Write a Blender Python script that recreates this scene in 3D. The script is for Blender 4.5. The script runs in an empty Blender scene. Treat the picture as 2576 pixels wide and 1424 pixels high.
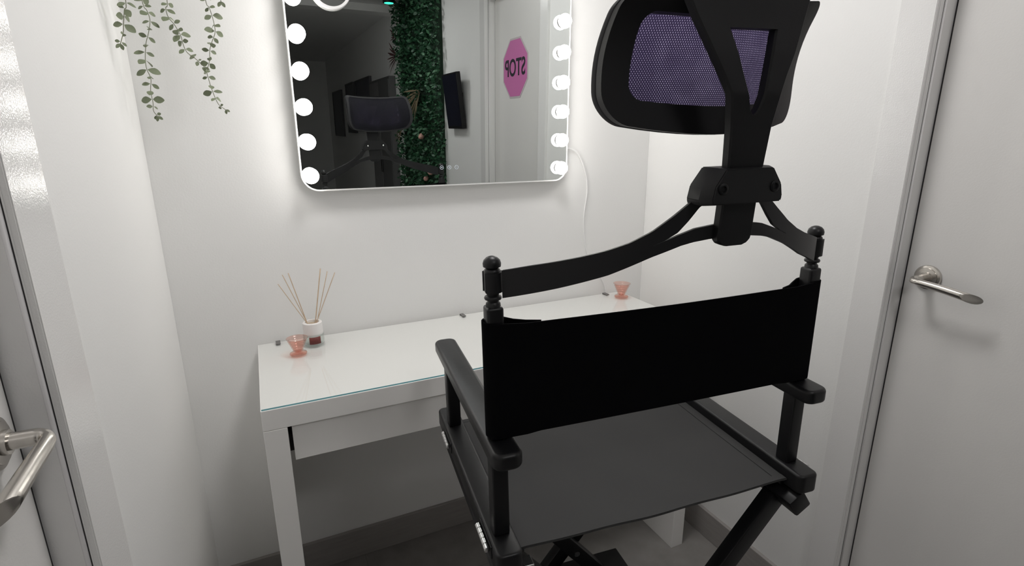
import bpy, bmesh, math, random
from mathutils import Vector, Matrix, Euler
R = math.radians
sc = bpy.context.scene
COL = sc.collection
rng = random.Random(7)

# ---------------------------------------------------------------- materials
MATS = {}
def nodes(m):
    m.use_nodes = True
    nt = m.node_tree
    return nt, nt.nodes, nt.links
def pbr(name, col, rough=.5, metal=0, spec=.5, bump=0, bscale=60, var=0, vscale=8, coat=0, emit=None, estr=0, bdet=2):
    if name in MATS: return MATS[name]
    m = bpy.data.materials.new(name); nt, N, L = nodes(m)
    b = N['Principled BSDF']
    b.inputs['Base Color'].default_value = (*col, 1)
    b.inputs['Roughness'].default_value = rough
    b.inputs['Metallic'].default_value = metal
    b.inputs['Specular IOR Level'].default_value = spec
    b.inputs['Coat Weight'].default_value = coat
    if emit:
        b.inputs['Emission Color'].default_value = (*emit, 1)
        b.inputs['Emission Strength'].default_value = estr
    tc = N.new('ShaderNodeTexCoord')
    if var:
        n = N.new('ShaderNodeTexNoise'); n.inputs['Scale'].default_value = vscale; n.inputs['Detail'].default_value = 4
        L.new(tc.outputs['Object'], n.inputs['Vector'])
        r = N.new('ShaderNodeMapRange'); r.inputs['To Min'].default_value = 1-var; r.inputs['To Max'].default_value = 1+var
        L.new(n.outputs['Fac'], r.inputs['Value'])
        mx = N.new('ShaderNodeVectorMath'); mx.operation = 'SCALE'
        mx.inputs[0].default_value = col
        L.new(r.outputs['Result'], mx.inputs['Scale']); L.new(mx.outputs['Vector'], b.inputs['Base Color'])
    if bump:
        n = N.new('ShaderNodeTexNoise'); n.inputs['Scale'].default_value = bscale; n.inputs['Detail'].default_value = bdet
        L.new(tc.outputs['Object'], n.inputs['Vector'])
        bp = N.new('ShaderNodeBump'); bp.inputs['Strength'].default_value = bump; bp.inputs['Distance'].default_value = .002
        L.new(n.outputs['Fac'], bp.inputs['Height']); L.new(bp.outputs['Normal'], b.inputs['Normal'])
    MATS[name] = m
    return m
def glass(name, tint, refl=.9, rough=.02):
    """clear glass: tinted transmission with angle dependent reflection, lets light through"""
    m = bpy.data.materials.new(name); nt, N, L = nodes(m)
    N.remove(N['Principled BSDF']); out = N['Material Output']
    lw = N.new('ShaderNodeLayerWeight'); lw.inputs['Blend'].default_value = .5
    p = N.new('ShaderNodeMath'); p.operation = 'POWER'; p.inputs[1].default_value = 4
    L.new(lw.outputs['Facing'], p.inputs[0])
    a = N.new('ShaderNodeMath'); a.operation = 'MULTIPLY_ADD'; a.inputs[1].default_value = refl; a.inputs[2].default_value = .045
    L.new(p.outputs[0], a.inputs[0])
    t = N.new('ShaderNodeBsdfTransparent'); t.inputs['Color'].default_value = (*tint, 1)
    g = N.new('ShaderNodeBsdfGlossy'); g.inputs['Roughness'].default_value = rough
    mx = N.new('ShaderNodeMixShader')
    L.new(a.outputs[0], mx.inputs[0]); L.new(t.outputs[0], mx.inputs[1]); L.new(g.outputs[0], mx.inputs[2])
    L.new(mx.outputs[0], out.inputs['Surface'])
    return m
def emis(name, col, s):
    m = bpy.data.materials.new(name); nt, N, L = nodes(m)
    N.remove(N['Principled BSDF'])
    e = N.new('ShaderNodeEmission'); e.inputs['Color'].default_value = (*col, 1); e.inputs['Strength'].default_value = s
    L.new(e.outputs[0], N['Material Output'].inputs['Surface'])
    return m
def fabric(name, col, rough=.9, scale=900, bump=.25, sheen=0, spec=.2):
    m = bpy.data.materials.new(name); nt, N, L = nodes(m); b = N['Principled BSDF']
    b.inputs['Base Color'].default_value = (*col, 1); b.inputs['Roughness'].default_value = rough
    b.inputs['Specular IOR Level'].default_value = spec
    b.inputs['Sheen Weight'].default_value = sheen; b.inputs['Sheen Roughness'].default_value = .6
    tc = N.new('ShaderNodeTexCoord')
    w1 = N.new('ShaderNodeTexWave'); w1.inputs['Scale'].default_value = scale/3; w1.bands_direction = 'X'
    w2 = N.new('ShaderNodeTexWave'); w2.inputs['Scale'].default_value = scale/3; w2.bands_direction = 'Z'
    w3 = N.new('ShaderNodeTexNoise'); w3.inputs['Scale'].default_value = 9
    for w in (w1, w2, w3): L.new(tc.outputs['Object'], w.inputs['Vector'])
    ad = N.new('ShaderNodeMath'); ad.operation = 'ADD'; L.new(w1.outputs['Fac'], ad.inputs[0]); L.new(w2.outputs['Fac'], ad.inputs[1])
    ad2 = N.new('ShaderNodeMath'); ad2.operation = 'MULTIPLY_ADD'; ad2.inputs[1].default_value = 3
    L.new(w3.outputs['Fac'], ad2.inputs[0]); L.new(ad.outputs[0], ad2.inputs[2])
    bp = N.new('ShaderNodeBump'); bp.inputs['Strength'].default_value = bump; bp.inputs['Distance'].default_value = .001
    L.new(ad2.outputs[0], bp.inputs['Height']); L.new(bp.outputs['Normal'], b.inputs['Normal'])
    return m
def mesh_fabric(name):
    """open knitted chair mesh: violet threads around small see-through holes"""
    m = bpy.data.materials.new(name); nt, N, L = nodes(m); b = N['Principled BSDF']; out = N['Material Output']
    b.inputs['Base Color'].default_value = (.024, .024, .030, 1); b.inputs['Roughness'].default_value = .7; b.inputs['Specular IOR Level'].default_value = .15
    tc = N.new('ShaderNodeTexCoord')
    def wave(vec, k):
        s = N.new('ShaderNodeSeparateXYZ'); L.new(tc.outputs['Object'], s.inputs[0])
        d = N.new('ShaderNodeVectorMath'); d.operation = 'DOT_PRODUCT'; d.inputs[1].default_value = vec
        L.new(tc.outputs['Object'], d.inputs[0])
        a = N.new('ShaderNodeMath'); a.operation = 'MULTIPLY'; a.inputs[1].default_value = k; L.new(d.outputs['Value'], a.inputs[0])
        c = N.new('ShaderNodeMath'); c.operation = 'SINE'; L.new(a.outputs[0], c.inputs[0])
        return c
    k = 2*math.pi/.0030
    a = wave((1, 0, .62), k); c = wave((1, 0, -.62), k)
    mn = N.new('ShaderNodeMath'); mn.operation = 'MINIMUM'; L.new(a.outputs[0], mn.inputs[0]); L.new(c.outputs[0], mn.inputs[1])
    nz = N.new('ShaderNodeTexNoise'); nz.inputs['Scale'].default_value = 38; nz.inputs['Detail'].default_value = 3
    L.new(tc.outputs['Object'], nz.inputs['Vector'])
    th = N.new('ShaderNodeMapRange'); th.inputs['From Min'].default_value = .3; th.inputs['From Max'].default_value = .7
    th.inputs['To Min'].default_value = .52; th.inputs['To Max'].default_value = .18
    L.new(nz.outputs['Fac'], th.inputs['Value'])
    gt = N.new('ShaderNodeMath'); gt.operation = 'GREATER_THAN'; L.new(mn.outputs[0], gt.inputs[0]); L.new(th.outputs['Result'], gt.inputs[1])
    sc_ = N.new('ShaderNodeMath'); sc_.operation = 'MULTIPLY'; sc_.inputs[1].default_value = .56; L.new(gt.outputs[0], sc_.inputs[0])
    tr = N.new('ShaderNodeBsdfTransparent'); tr.inputs['Color'].default_value = (.62, .56, .80, 1)
    mx = N.new('ShaderNodeMixShader'); L.new(sc_.outputs[0], mx.inputs[0]); L.new(b.outputs[0], mx.inputs[1]); L.new(tr.outputs[0], mx.inputs[2])
    L.new(mx.outputs[0], out.inputs['Surface'])
    tl = N.new('ShaderNodeBsdfTranslucent'); tl.inputs['Color'].default_value = (.060, .045, .110, 1)
    m2 = N.new('ShaderNodeMixShader'); m2.inputs[0].default_value = .45; L.new(b.outputs[0], m2.inputs[1]); L.new(tl.outputs[0], m2.inputs[2]); L.new(m2.outputs[0], mx.inputs[1])
    return m

M_wall = pbr('wall_paint', (.85, .85, .842), .55, bump=.10, bscale=220, var=.012, vscale=3, spec=.35)
M_ceil = pbr('ceiling_paint', (.80, .80, .80), .8)
M_trim = pbr('gloss_trim_paint', (.80, .795, .79), .15, bump=.10, bscale=420, bdet=2, spec=.6)
M_leaf = pbr('door_lacquer', (.76, .75, .735), .38, bump=.08, bscale=300, spec=.4)
M_bead = pbr('rubber_door_seal', (.86, .85, .86), .35)
M_steel = pbr('brushed_steel', (.62, .59, .55), .24, metal=1, bump=.05, bscale=90)
M_chrome = pbr('chrome', (.7, .7, .7), .15, metal=1)
M_desk = pbr('white_desk_foil', (.90, .89, .87), .32, var=.01, spec=.4)
M_gap = pbr('dark_gap', (.03, .028, .03), .8)
M_black = pbr('black_painted_wood', (.0055, .0055, .0065), .40, bump=.06, bscale=70, spec=.40)
M_plastic = pbr('black_plastic', (.0045, .0045, .0055), .48, bump=.05, bscale=400, spec=.28)
M_pad = pbr('headrest_edge_rubber', (.017, .017, .019), .85)
M_mirror = pbr('mirror_silver', (.77, .80, .79), .0, metal=1)
M_white = pbr('white_plastic', (.86, .86, .86), .35)
M_frame = pbr('white_metal_frame', (.80, .80, .79), .35)
M_green = None

def floor_mat():
    m = bpy.data.materials.new('dark_floor_tile'); nt, N, L = nodes(m); b = N['Principled BSDF']
    tc = N.new('ShaderNodeTexCoord')
    mp = N.new('ShaderNodeMapping'); mp.inputs['Location'].default_value = (.37, .22, 0); L.new(tc.outputs['Object'], mp.inputs[0])
    br = N.new('ShaderNodeTexBrick'); br.offset = 0; br.inputs['Scale'].default_value = 1
    br.inputs['Brick Width'].default_value = .6; br.inputs['Row Height'].default_value = .6
    br.inputs['Mortar Size'].default_value = .001
    br.inputs['Color1'].default_value = (.225, .214, .205, 1); br.inputs['Color2'].default_value = (.240, .228, .218, 1)
    br.inputs['Mortar'].default_value = (.17, .165, .16, 1)
    L.new(mp.outputs[0], br.inputs['Vector'])
    n = N.new('ShaderNodeTexNoise'); n.inputs['Scale'].default_value = 14; n.inputs['Detail'].default_value = 8
    L.new(tc.outputs['Object'], n.inputs['Vector'])
    r = N.new('ShaderNodeMapRange'); r.inputs['To Min'].default_value = .72; r.inputs['To Max'].default_value = 1.3; L.new(n.outputs['Fac'], r.inputs['Value'])
    mx = N.new('ShaderNodeVectorMath'); mx.operation = 'SCALE'; L.new(br.outputs['Color'], mx.inputs[0]); L.new(r.outputs['Result'], mx.inputs['Scale'])
    L.new(mx.outputs['Vector'], b.inputs['Base Color'])
    b.inputs['Roughness'].default_value = .55
    return m
M_floor = floor_mat()
def base_mat():
    m = bpy.data.materials.new('dark_tile_baseboard'); nt, N, L = nodes(m); b = N['Principled BSDF']
    tc = N.new('ShaderNodeTexCoord'); mp = N.new('ShaderNodeMapping'); mp.inputs['Scale'].default_value = (5, 5, 60)
    L.new(tc.outputs['Object'], mp.inputs[0])
    n = N.new('ShaderNodeTexNoise'); n.inputs['Scale'].default_value = 2; n.inputs['Detail'].default_value = 8
    L.new(mp.outputs[0], n.inputs['Vector'])
    cr = N.new('ShaderNodeValToRGB'); cr.color_ramp.elements[0].color = (.26, .245, .235, 1); cr.color_ramp.elements[1].color = (.37, .35, .335, 1)
    L.new(n.outputs['Fac'], cr.inputs[0]); L.new(cr.outputs[0], b.inputs['Base Color']); b.inputs['Roughness'].default_value = .6
    return m
M_base = base_mat()

# ---------------------------------------------------------------- mesh helpers
def link(name, bm, mats, parent=None, smooth=False, auto=None):
    me = bpy.data.meshes.new(name)
    bmesh.ops.recalc_face_normals(bm, faces=bm.faces)
    bm.to_mesh(me); bm.free()
    if not isinstance(mats, (list, tuple)): mats = [mats]
    for m in mats: me.materials.append(m)
    if smooth or auto:
        me.polygons.foreach_set('use_smooth', [True]*len(me.polygons))
    if auto:
        me.set_sharp_from_angle(angle=R(auto))
    o = bpy.data.objects.new(name, me); COL.objects.link(o)
    if parent is not None: o.parent = parent
    return o
def tag(o, label=None, cat=None, group=None, kind=None):
    if label: o['label'] = label
    if cat: o['category'] = cat
    if group: o['group'] = group
    if kind: o['kind'] = kind
    return o
def empty(name, loc, label, cat, group=None, mat=None):
    o = bpy.data.objects.new(name, None); COL.objects.link(o)
    o.empty_display_size = .05
    if mat is not None: o.matrix_world = mat
    else: o.location = loc
    return tag(o, label, cat, group)
def box(bm, a, b, bevel=0, seg=3, rot=None, mi=0):
    x0, y0, z0 = a; x1, y1, z1 = b
    t = bmesh.new()
    vs = [t.verts.new(p) for p in ((x0,y0,z0),(x1,y0,z0),(x1,y1,z0),(x0,y1,z0),(x0,y0,z1),(x1,y0,z1),(x1,y1,z1),(x0,y1,z1))]
    for f in ((0,3,2,1),(4,5,6,7),(0,1,5,4),(1,2,6,5),(2,3,7,6),(3,0,4,7)): t.faces.new([vs[i] for i in f])
    if bevel: bmesh.ops.bevel(t, geom=t.edges[:], offset=bevel, segments=seg, affect='EDGES', profile=.5)
    if rot is not None: bmesh.ops.transform(t, matrix=rot, verts=t.verts)
    merge(bm, t, mi)
def merge(bm, t, mi=0):
    t.verts.index_update(); mp = [bm.verts.new(v.co) for v in t.verts]
    for f in t.faces:
        try:
            nf = bm.faces.new([mp[v.index] for v in f.verts]); nf.material_index = mi if mi else f.material_index; nf.smooth = f.smooth
        except ValueError: pass
    t.free()
def lathe(bm, prof, seg=32, mat=None, mi=0, cap=True):
    """prof: list of (r,z) bottom to top, round z"""
    t = bmesh.new(); rings = []
    for r, z in prof:
        if r < 1e-6: rings.append([t.verts.new((0, 0, z))])
        else: rings.append([t.verts.new((r*math.cos(2*math.pi*i/seg), r*math.sin(2*math.pi*i/seg), z)) for i in range(seg)])
    for a, b in zip(rings, rings[1:]):
        for i in range(seg):
            j = (i+1) % seg
            if len(a) == 1 and len(b) == 1: continue
            if len(a) == 1: t.faces.new((a[0], b[i], b[j]))
            elif len(b) == 1: t.faces.new((a[i], a[j], b[0]))
            else: t.faces.new((a[i], a[j], b[j], b[i]))
    if cap:
        if len(rings[0]) > 1: t.faces.new(rings[0][::-1])
        if len(rings[-1]) > 1: t.faces.new(rings[-1])
    if mat is not None: bmesh.ops.transform(t, matrix=mat, verts=t.verts)
    merge(bm, t, mi)
def prism(bm, pts, h0, h1, axis='y', bevel=0, mi=0):
    """polygon pts in plane, extruded along axis. axis y: pts=(x,z); x: (y,z); z: (x,y)"""
    t = bmesh.new()
    def P(p, h):
        return {'y': (p[0], h, p[1]), 'x': (h, p[0], p[1]), 'z': (p[0], p[1], h)}[axis]
    a = [t.verts.new(P(p, h0)) for p in pts]; b = [t.verts.new(P(p, h1)) for p in pts]
    t.faces.new(a); t.faces.new(b[::-1])
    n = len(pts)
    for i in range(n): t.faces.new((a[i], b[i], b[(i+1) % n], a[(i+1) % n]))
    bmesh.ops.recalc_face_normals(t, faces=t.faces)
    if bevel: bmesh.ops.bevel(t, geom=t.edges[:], offset=bevel, segments=2, affect='EDGES')
    merge(bm, t, mi)
def tube(bm, pts, rad, seg=10, mi=0, cap=True, flat=1.0, up=(0, 0, 1)):
    """swept tube through pts; rad number or list"""
    pts = [Vector(p) for p in pts]; n = len(pts)
    if not isinstance(rad, (list, tuple)): rad = [rad]*n
    t = bmesh.new(); rings = []
    prev = None
    for i, p in enumerate(pts):
        d = (pts[min(i+1, n-1)]-pts[max(i-1, 0)]).normalized()
        if prev is None:
            u = Vector(up)
            if abs(d.dot(u)) > .95: u = Vector((1, 0, 0))
            a = d.cross(u).normalized()
        else: a = (prev - d*prev.dot(d)).normalized()
        b = d.cross(a).normalized(); prev = a
        rings.append([t.verts.new(p+(a*math.cos(2*math.pi*k/seg)*flat+b*math.sin(2*math.pi*k/seg))*rad[i]) for k in range(seg)])
    for x, y in zip(rings, rings[1:]):
        for k in range(seg): t.faces.new((x[k], x[(k+1) % seg], y[(k+1) % seg], y[k]))
    if cap: t.faces.new(rings[0][::-1]); t.faces.new(rings[-1])
    merge(bm, t, mi)
def catmull(pts, n=8):
    pts = [Vector(p) for p in pts]; out = []
    P = [pts[0]*2-pts[1]] + pts + [pts[-1]*2-pts[-2]]
    for i in range(1, len(P)-2):
        for k in range(n):
            t = k/n; a, b, c, d = P[i-1:i+3]
            out.append(.5*((2*b)+(-a+c)*t+(2*a-5*b+4*c-d)*t*t+(-a+3*b-3*c+d)*t**3))
    out.append(pts[-1]); return out
def rrect(x0, z0, x1, z1, r, n=10):
    out = []
    for cx, cz, a0 in ((x1-r, z1-r, 0), (x0+r, z1-r, 90), (x0+r, z0+r, 180), (x1-r, z0+r, 270)):
        for k in range(n+1):
            a = R(a0+90*k/n); out.append((cx+r*math.cos(a), cz+r*math.sin(a)))
    return out
def plate(b, x0, y0, x1, y1, rc, z0, z1, re, n=5, mi=0):
    """flat board with round corners (rc) and fully rounded long edges (re)"""
    t = bmesh.new(); rings = []
    st = [(re*(1-math.sin(R(90*k/n))), z0+re*(1-math.cos(R(90*k/n)))) for k in range(n+1)]
    st += [(re*(1-math.cos(R(90*k/n))), z1-re*(1-math.sin(R(90*k/n)))) for k in range(n+1)]
    for i, z in st: rings.append([t.verts.new((p[0], p[1], z)) for p in rrect(x0+i, y0+i, x1-i, y1-i, max(rc-i, .0006), 8)])
    for A, B in zip(rings, rings[1:]):
        for k in range(len(A)): t.faces.new((A[k], A[(k+1) % len(A)], B[(k+1) % len(A)], B[k]))
    t.faces.new(rings[0][::-1]); t.faces.new(rings[-1]); bmesh.ops.remove_doubles(t, verts=t.verts, dist=1e-6); merge(b, t, mi)
def struct(name, bm, mats, parent=None, **k):
    o = link(name, bm, mats, parent, **k)
    if parent is None: o['kind'] = 'structure'
    return o

# ---------------------------------------------------------------- room
XL, XR, CH, YE = -.1811, 1.3027, 2.30, -8.0
OL = (-.862, -1.62); OR = (-.857, -1.50); DH = 2.012     # door openings
b = bmesh.new(); box(b, (XL-.12, 0, 0), (XR+.12, .12, CH)); struct('wall_back', b, M_wall)
b = bmesh.new(); box(b, (XL-.12, YE-.12, 0), (XR+.12, YE, CH)); struct('wall_front', b, M_wall)
b = bmesh.new(); box(b, (XL-.10, OL[0], 0), (XL, -.0005, CH)); box(b, (XL-.10, OL[1], DH), (XL, OL[0], CH)); box(b, (XL-.10, YE, 0), (XL, OL[1], CH)); struct('wall_left', b, M_wall)
b = bmesh.new(); box(b, (XR, OR[0], 0), (XR+.10, -.0005, CH)); box(b, (XR, OR[1], DH), (XR+.10, OR[0], CH)); box(b, (XR, YE, 0), (XR+.10, OR[1], CH)); struct('wall_right', b, M_wall)
b = bmesh.new(); box(b, (XL-.12, YE-.12, -.08), (XR+.12, .12, 0)); struct('floor', b, M_floor)
b = bmesh.new(); box(b, (XL-.12, YE-.12, CH), (XR+.12, .12, CH+.08)); struct('ceiling', b, M_ceil)
b = bmesh.new(); box(b, (XL, -3.56, 2.245), (XR, -3.40, CH), .002, 1); struct('trim_3', b, M_wall)
BB = .0995
b = bmesh.new(); box(b, (XL, -.012, 0), (XR, 0, BB), .0015, 2); struct('baseboard_back', b, M_base)
b = bmesh.new(); box(b, (XR-.012, -.785, 0), (XR, -.012, BB), .0015, 2); box(b, (XR-.012, -8, 0), (XR, -1.575, BB), .0015, 2); struct('baseboard_right', b, M_base)
b = bmesh.new(); box(b, (XL, -.776, 0), (XL+.012, -.012, BB), .0015, 2); box(b, (XL, -8, 0), (XL+.012, -1.71, BB), .0015, 2); struct('baseboard_left', b, M_base)

def casing(name, xw, s, yo, yi, yi2, yo2, xleaf, bead, lean=0):
    """s=+1 wall on the right (room towards -x). architrave + lining of a door opening"""
    b = bmesh.new(); t = .0127
    x0, x1 = (xw-t, xw) if s > 0 else (xw, xw+t)
    f0 = xw-s*(t-lean*.0025); f1 = xw-s*(t+lean*.0035)      # face slightly out of true when lean is 1
    prism(b, [(f0, yi), (f1, yo), (xw, yo), (xw, yi)], 0, DH+.075, 'z', .0012)
    box(b, (x0, yo2, 0), (x1, yi2, DH+.075), .0018, 2)
    box(b, (x0, yi2, DH), (x1, yi, DH+.075), .0018, 2)
    o = struct(name, b, M_trim)
    # lining (jamb) inside the opening
    b = bmesh.new()
    far = xw+s*.10; near = xw-s*.004
    xa, xb = sorted((near, far))
    box(b, (xa, yi-.0005, 0), (xb, yi+.004, DH+.004)); box(b, (xa, yi2-.004, 0), (xb, yi2+.0005, DH+.004)); box(b, (xa, yi2, DH-.0005), (xb, yi, DH+.004))
    link('jamb', b, M_trim, o)
    # rounded seal bead let into the lining
    b = bmesh.new(); xb_ = bead
    for y in (yi-.0005, yi2+.0005):
        tube(b, [(xb_, y, 0), (xb_, y, DH-.001)], .0026, 10)
    tube(b, [(xb_, yi2, DH-.0005), (xb_, yi, DH-.0005)], .0026, 10)
    link('seal_bead', b, M_bead, o, smooth=True)
    b = bmesh.new()
    for y, q in ((yi-.0006, -1), (yi2+.0006, 1)):
        x_ = sorted((xb_-s*.0026, xb_-s*.0038)); box(b, (x_[0], min(y, y+.001), 0), (x_[1], max(y, y+.001), DH-.002))
        gp = .0032 if s > 0 else .0060
        x_ = sorted((xleaf+s*.0015, xleaf+s*.038)); box(b, (x_[0], yi-gp if q < 0 else yi2, 0), (x_[1], yi if q < 0 else yi2+.0032, DH-.002))  # dark filler in the leaf gap stands in for its shade
    link('seal_and_gap_shade', b, M_gap, o)
    return o
casing('trim_1', XR, 1, -.787, OR[0]+.0, OR[1], -1.57, 1.352, 1.3150)
casing('trim_2', XL, -1, -.778, OL[0]+.0, OL[1], -1.70, -.212, -.1825, 1)

def door(name, x, s, y0, y1, hy, hz, neck, label):
    b = bmesh.new(); xa, xb = (x, x+.04) if s > 0 else (x-.04, x)
    box(b, (xa, y1+.0035, .006), (xb, y0-(.0035 if s > 0 else .0062), DH-.004), .0015, 2)
    o = struct(name, b, M_leaf)
    # lever handle on a round rose
    b = bmesh.new(); n = -s
    kx = x+n*neck
    path = [(x+n*.006, hy, hz), (x+n*.02, hy, hz), (kx-n*.014, hy, hz), (kx-n*.005, hy-.002, hz), (kx, hy-.009, hz), (kx+n*.001, hy-.022, hz-.001),
            (kx-n*.001, hy-.05, hz-.004), (kx-n*.004, hy-.085, hz-.009), (kx-n*.008, hy-.118, hz-.015), (kx-n*.012, hy-.150, hz-.020)]
    pts = catmull(path, 6); m = len(pts)
    rad = []
    for i in range(m):
        f = i/(m-1)
        rad.append(.0086 if f < .26 else (.0086-.0026*min(1, (f-.26)/.16) if f < .42 else .0060+.0038*((f-.42)/.58)**.8))
    t = bmesh.new(); tube(t, pts, rad, 20, flat=1.0)
    # slanted cut at the free end
    co = Vector((kx-n*.006, hy-.108, hz-.012)); no = Vector((n*.80, -.60, 0)).normalized()
    res = bmesh.ops.bisect_plane(t, geom=t.verts[:]+t.edges[:]+t.faces[:], plane_co=co, plane_no=no, clear_outer=True)
    ed = [e for e in res['geom_cut'] if isinstance(e, bmesh.types.BMEdge)]
    r = bmesh.ops.holes_fill(t, edges=ed, sides=0)
    merge(b, t)
    h = link('door_handle', b, M_steel, o, auto=40)
    b = bmesh.new()
    mat = Matrix.Translation((x, hy, hz)) @ (Matrix.Rotation(R(-90*s), 4, 'Y'))
    lathe(b, [(.0265, -.0005), (.0265, .004), (.0255, .006), (.021, .0068), (.0205, .0088), (.0125, .0095), (.0120, .014)], 48, mat)
    link('rosette', b, M_steel, h, auto=40)
    return o
door('door_1', 1.352, 1, OR[0], OR[1], -.906, 1.0195, .062, '')
door('door_2', -.212, -1, OL[0], OL[1], -.920, 1.036, .045, '')

# ---------------------------------------------------------------- dressing table
DY0, DY1, DT = -.0123, -.4223, .775
T = empty('dressing_table', (.6, -.217, 0), 'white foil dressing table with one wide drawer standing against the back wall', 'table')
inv = Matrix.Translation((-.6, .217, 0))
def rel(o, root):   # keep the world placement of a mesh built in world space
    o.matrix_parent_inverse = root.matrix_world.inverted() if root.matrix_world != Matrix() else Matrix.Translation(-root.location)
    return o
def relL(o, root):
    o.matrix_parent_inverse = Matrix.Translation(-root.location); return o
b = bmesh.new(); box(b, (0, DY1, .7280), (1.2, DY0, DT), .0012, 2); relL(link('table_top', b, M_desk, T), T)
for x in (0, 1.2-.0469):
    b = bmesh.new(); box(b, (x, DY1, 0), (x+.0469, DY0, .7275), .0012, 2); relL(link('side_panel', b, M_desk, T), T)
b = bmesh.new(); box(b, (.0475, DY0-.02, .64), (1.1525, DY0-.003, .7275)); relL(link('back_rail', b, M_desk, T), T)
b = bmesh.new(); box(b, (.0555, -.4115, .640), (1.1445, -.3955, .7225), .001, 1)
dr = relL(link('drawer', b, M_desk, T), T)
b = bmesh.new(); box(b, (.070, -.3953, .648), (1.130, -.06, .660)); box(b, (.070, -.3953, .66), (.082, -.06, .715)); box(b, (1.118, -.3953, .66), (1.130, -.06, .715)); box(b, (.082, -.072, .66), (1.118, -.06, .715))
o = link('drawer_box', b, M_desk, dr)
for xa, xb in ((.0476, .0695), (1.1305, 1.1524)):
    b = bmesh.new(); box(b, (xa, -.385, .65), (xb, -.06, .69)); relL(link('drawer_runner', b, M_gap, T), T)

M_gtop = glass('table_glass', (.992, .996, .994), .38, .015)
M_gedge = glass('table_glass_edge', (.12, .30, .34), .5, .05)
G = empty('glass_table_cover', (.6, -.217, DT+.0003), 'clear glass sheet with teal edge lying on the white dressing table', 'glass sheet')
b = bmesh.new(); box(b, (.002, DY1+.0015, DT+.0003), (1.198, DY0-.004, DT+.0036))
for f in b.faces:
    f.normal_update()
    if f.normal.y < -.5: f.material_index = 1
relL(link('glass_sheet', b, [M_gtop, M_gedge], G), G)
M_clip = pbr('grey_rubber', (.16, .155, .15), .6)
for x in (.051, .588, 1.128):
    b = bmesh.new(); box(b, (x-.006, DY0-.030, DT+.0037), (x+.006, DY0-.004, DT+.0055), .0005, 1); box(b, (x-.006, DY0-.004, DT+.0003), (x+.006, DY0-.0030, DT+.0055))
    relL(link('rubber_tab', b, M_clip, G), G)
ZT = DT+.0037

# ---------------------------------------------------------------- reed diffuser
D = empty('reed_diffuser', (.140, -.078, ZT), 'white-capped reed diffuser bottle with wooden reeds and dark red label', 'diffuser')
M_clear = glass('clear_glass', (.93, .95, .94), .9, .02)
b = bmesh.new()
lathe(b, [(0, .0005), (.0255, .0005), (.0272, .003), (.0275, .012), (.0268, .030), (.0250, .038), (.0250, .042), (.0232, .042), (.0232, .036), (.0250, .028), (.0255, .008), (.022, .005), (0, .005)], 48, cap=False)
link('bottle', b, M_clear, D, auto=50)
b = bmesh.new(); lathe(b, [(.0258, .031), (.0250, .0655), (.0235, .067), (.0180, .067), (.0176, .064), (.0176, .058), (0, .058)], 48, cap=False)
lathe(b, [(.0258, .031), (.0240, .031)], 48, cap=False)
link('cap', b, pbr('white_matt_cap', (.82, .80, .79), .5), D, auto=40)
b = bmesh.new(); lathe(b, [(.0176, .0582), (.0176, .0600), (0, .0605)], 32, cap=False)
link('stopper', b, pbr('cork', (.48, .40, .30), .85, bump=.4, bscale=900), D)
b = bmesh.new(); t = bmesh.new(); n = 14; v0 = []
for i in range(n+1):
    a = R(-118+62*i/n)
    v0.append((t.verts.new((.0282*math.cos(a), .0282*math.sin(a), .008)), t.verts.new((.0278*math.cos(a), .0278*math.sin(a), .029))))
for i in range(n): t.faces.new((v0[i][0], v0[i+1][0], v0[i+1][1], v0[i][1]))
merge(b, t)
o = link('bottle_label', b, pbr('dark_red_label', (.16, .035, .03), .6, var=.5, vscale=260), D, smooth=True)
sm = o.modifiers.new('s', 'SOLIDIFY'); sm.thickness = .0004
D.scale.z = .94
M_reed = pbr('reed_wood', (.60, .46, .33), .7, var=.15, vscale=90)
for i, (x, y, z, r) in enumerate([(.0677, -.078, .9555, .0010), (.0809, -.066, .976, .0011), (.0958, -.054, .976, .0013), (.1764, -.056, .980, .0016), (.1929, -.062, .972, .0011), (.2109, -.072, .969, .0011)]):
    f = Vector((x-.140, y+.078, (z-ZT)/.94)); h = Vector((f.x, f.y+.02*(i % 2)-.01, 0)).normalized()*.0135; mid = Vector((h.x, h.y, .066)); base = mid-(f-mid).normalized()*.045
    base.x = max(-.016, min(.016, base.x))
    b = bmesh.new(); tube(b, catmull([base, mid, f], 6), r, 6); link('reed', b, M_reed, D, smooth=True)

# ---------------------------------------------------------------- pink glass candle holders
M_pink = glass('pink_glass', (.985, .84, .80), .9, .04)
M_pinkb = glass('pink_glass_base', (.975, .76, .70), .9, .04)
def cup(loc, rz, s, label):
    o = empty('glass_candle_holder', loc, label, 'candle holder', 'pink ribbed glass candle holders on the table')
    o.rotation_euler.z = rz
    prof = [(0, .0068), (.009, .0070)]
    r, z = .0085, .008
    for k in range(5):
        r0 = .0120+.0026*k; z0 = .010+.0062*k
        prof += [(r0-.0032, z0-.0015), (r0+.0002, z0+.0006), (r0+.0012, z0+.0024), (r0-.0004, z0+.0042)]
    prof += [(.0236, .0415), (.0262, .0430), (.0264, .0442), (.0240, .0440)]
    inn = [(max(a-.0022, .0005), zz+.001) for a, zz in prof[:-4][::-1]]
    prof += inn
    b = bmesh.new(); lathe(b, prof, 48, Matrix.Scale(s, 4), cap=False); link('bowl', b, M_pink, o, auto=60)
    b = bmesh.new(); lathe(b, [(0, 0), (.0200, 0), (.0214, .0022), (.0205, .0042), (.012, .0058), (.0095, .0068), (0, .0068)], 48, Matrix.Scale(s, 4), cap=False)
    link('foot', b, M_pinkb, o, auto=60)
    return o
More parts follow.
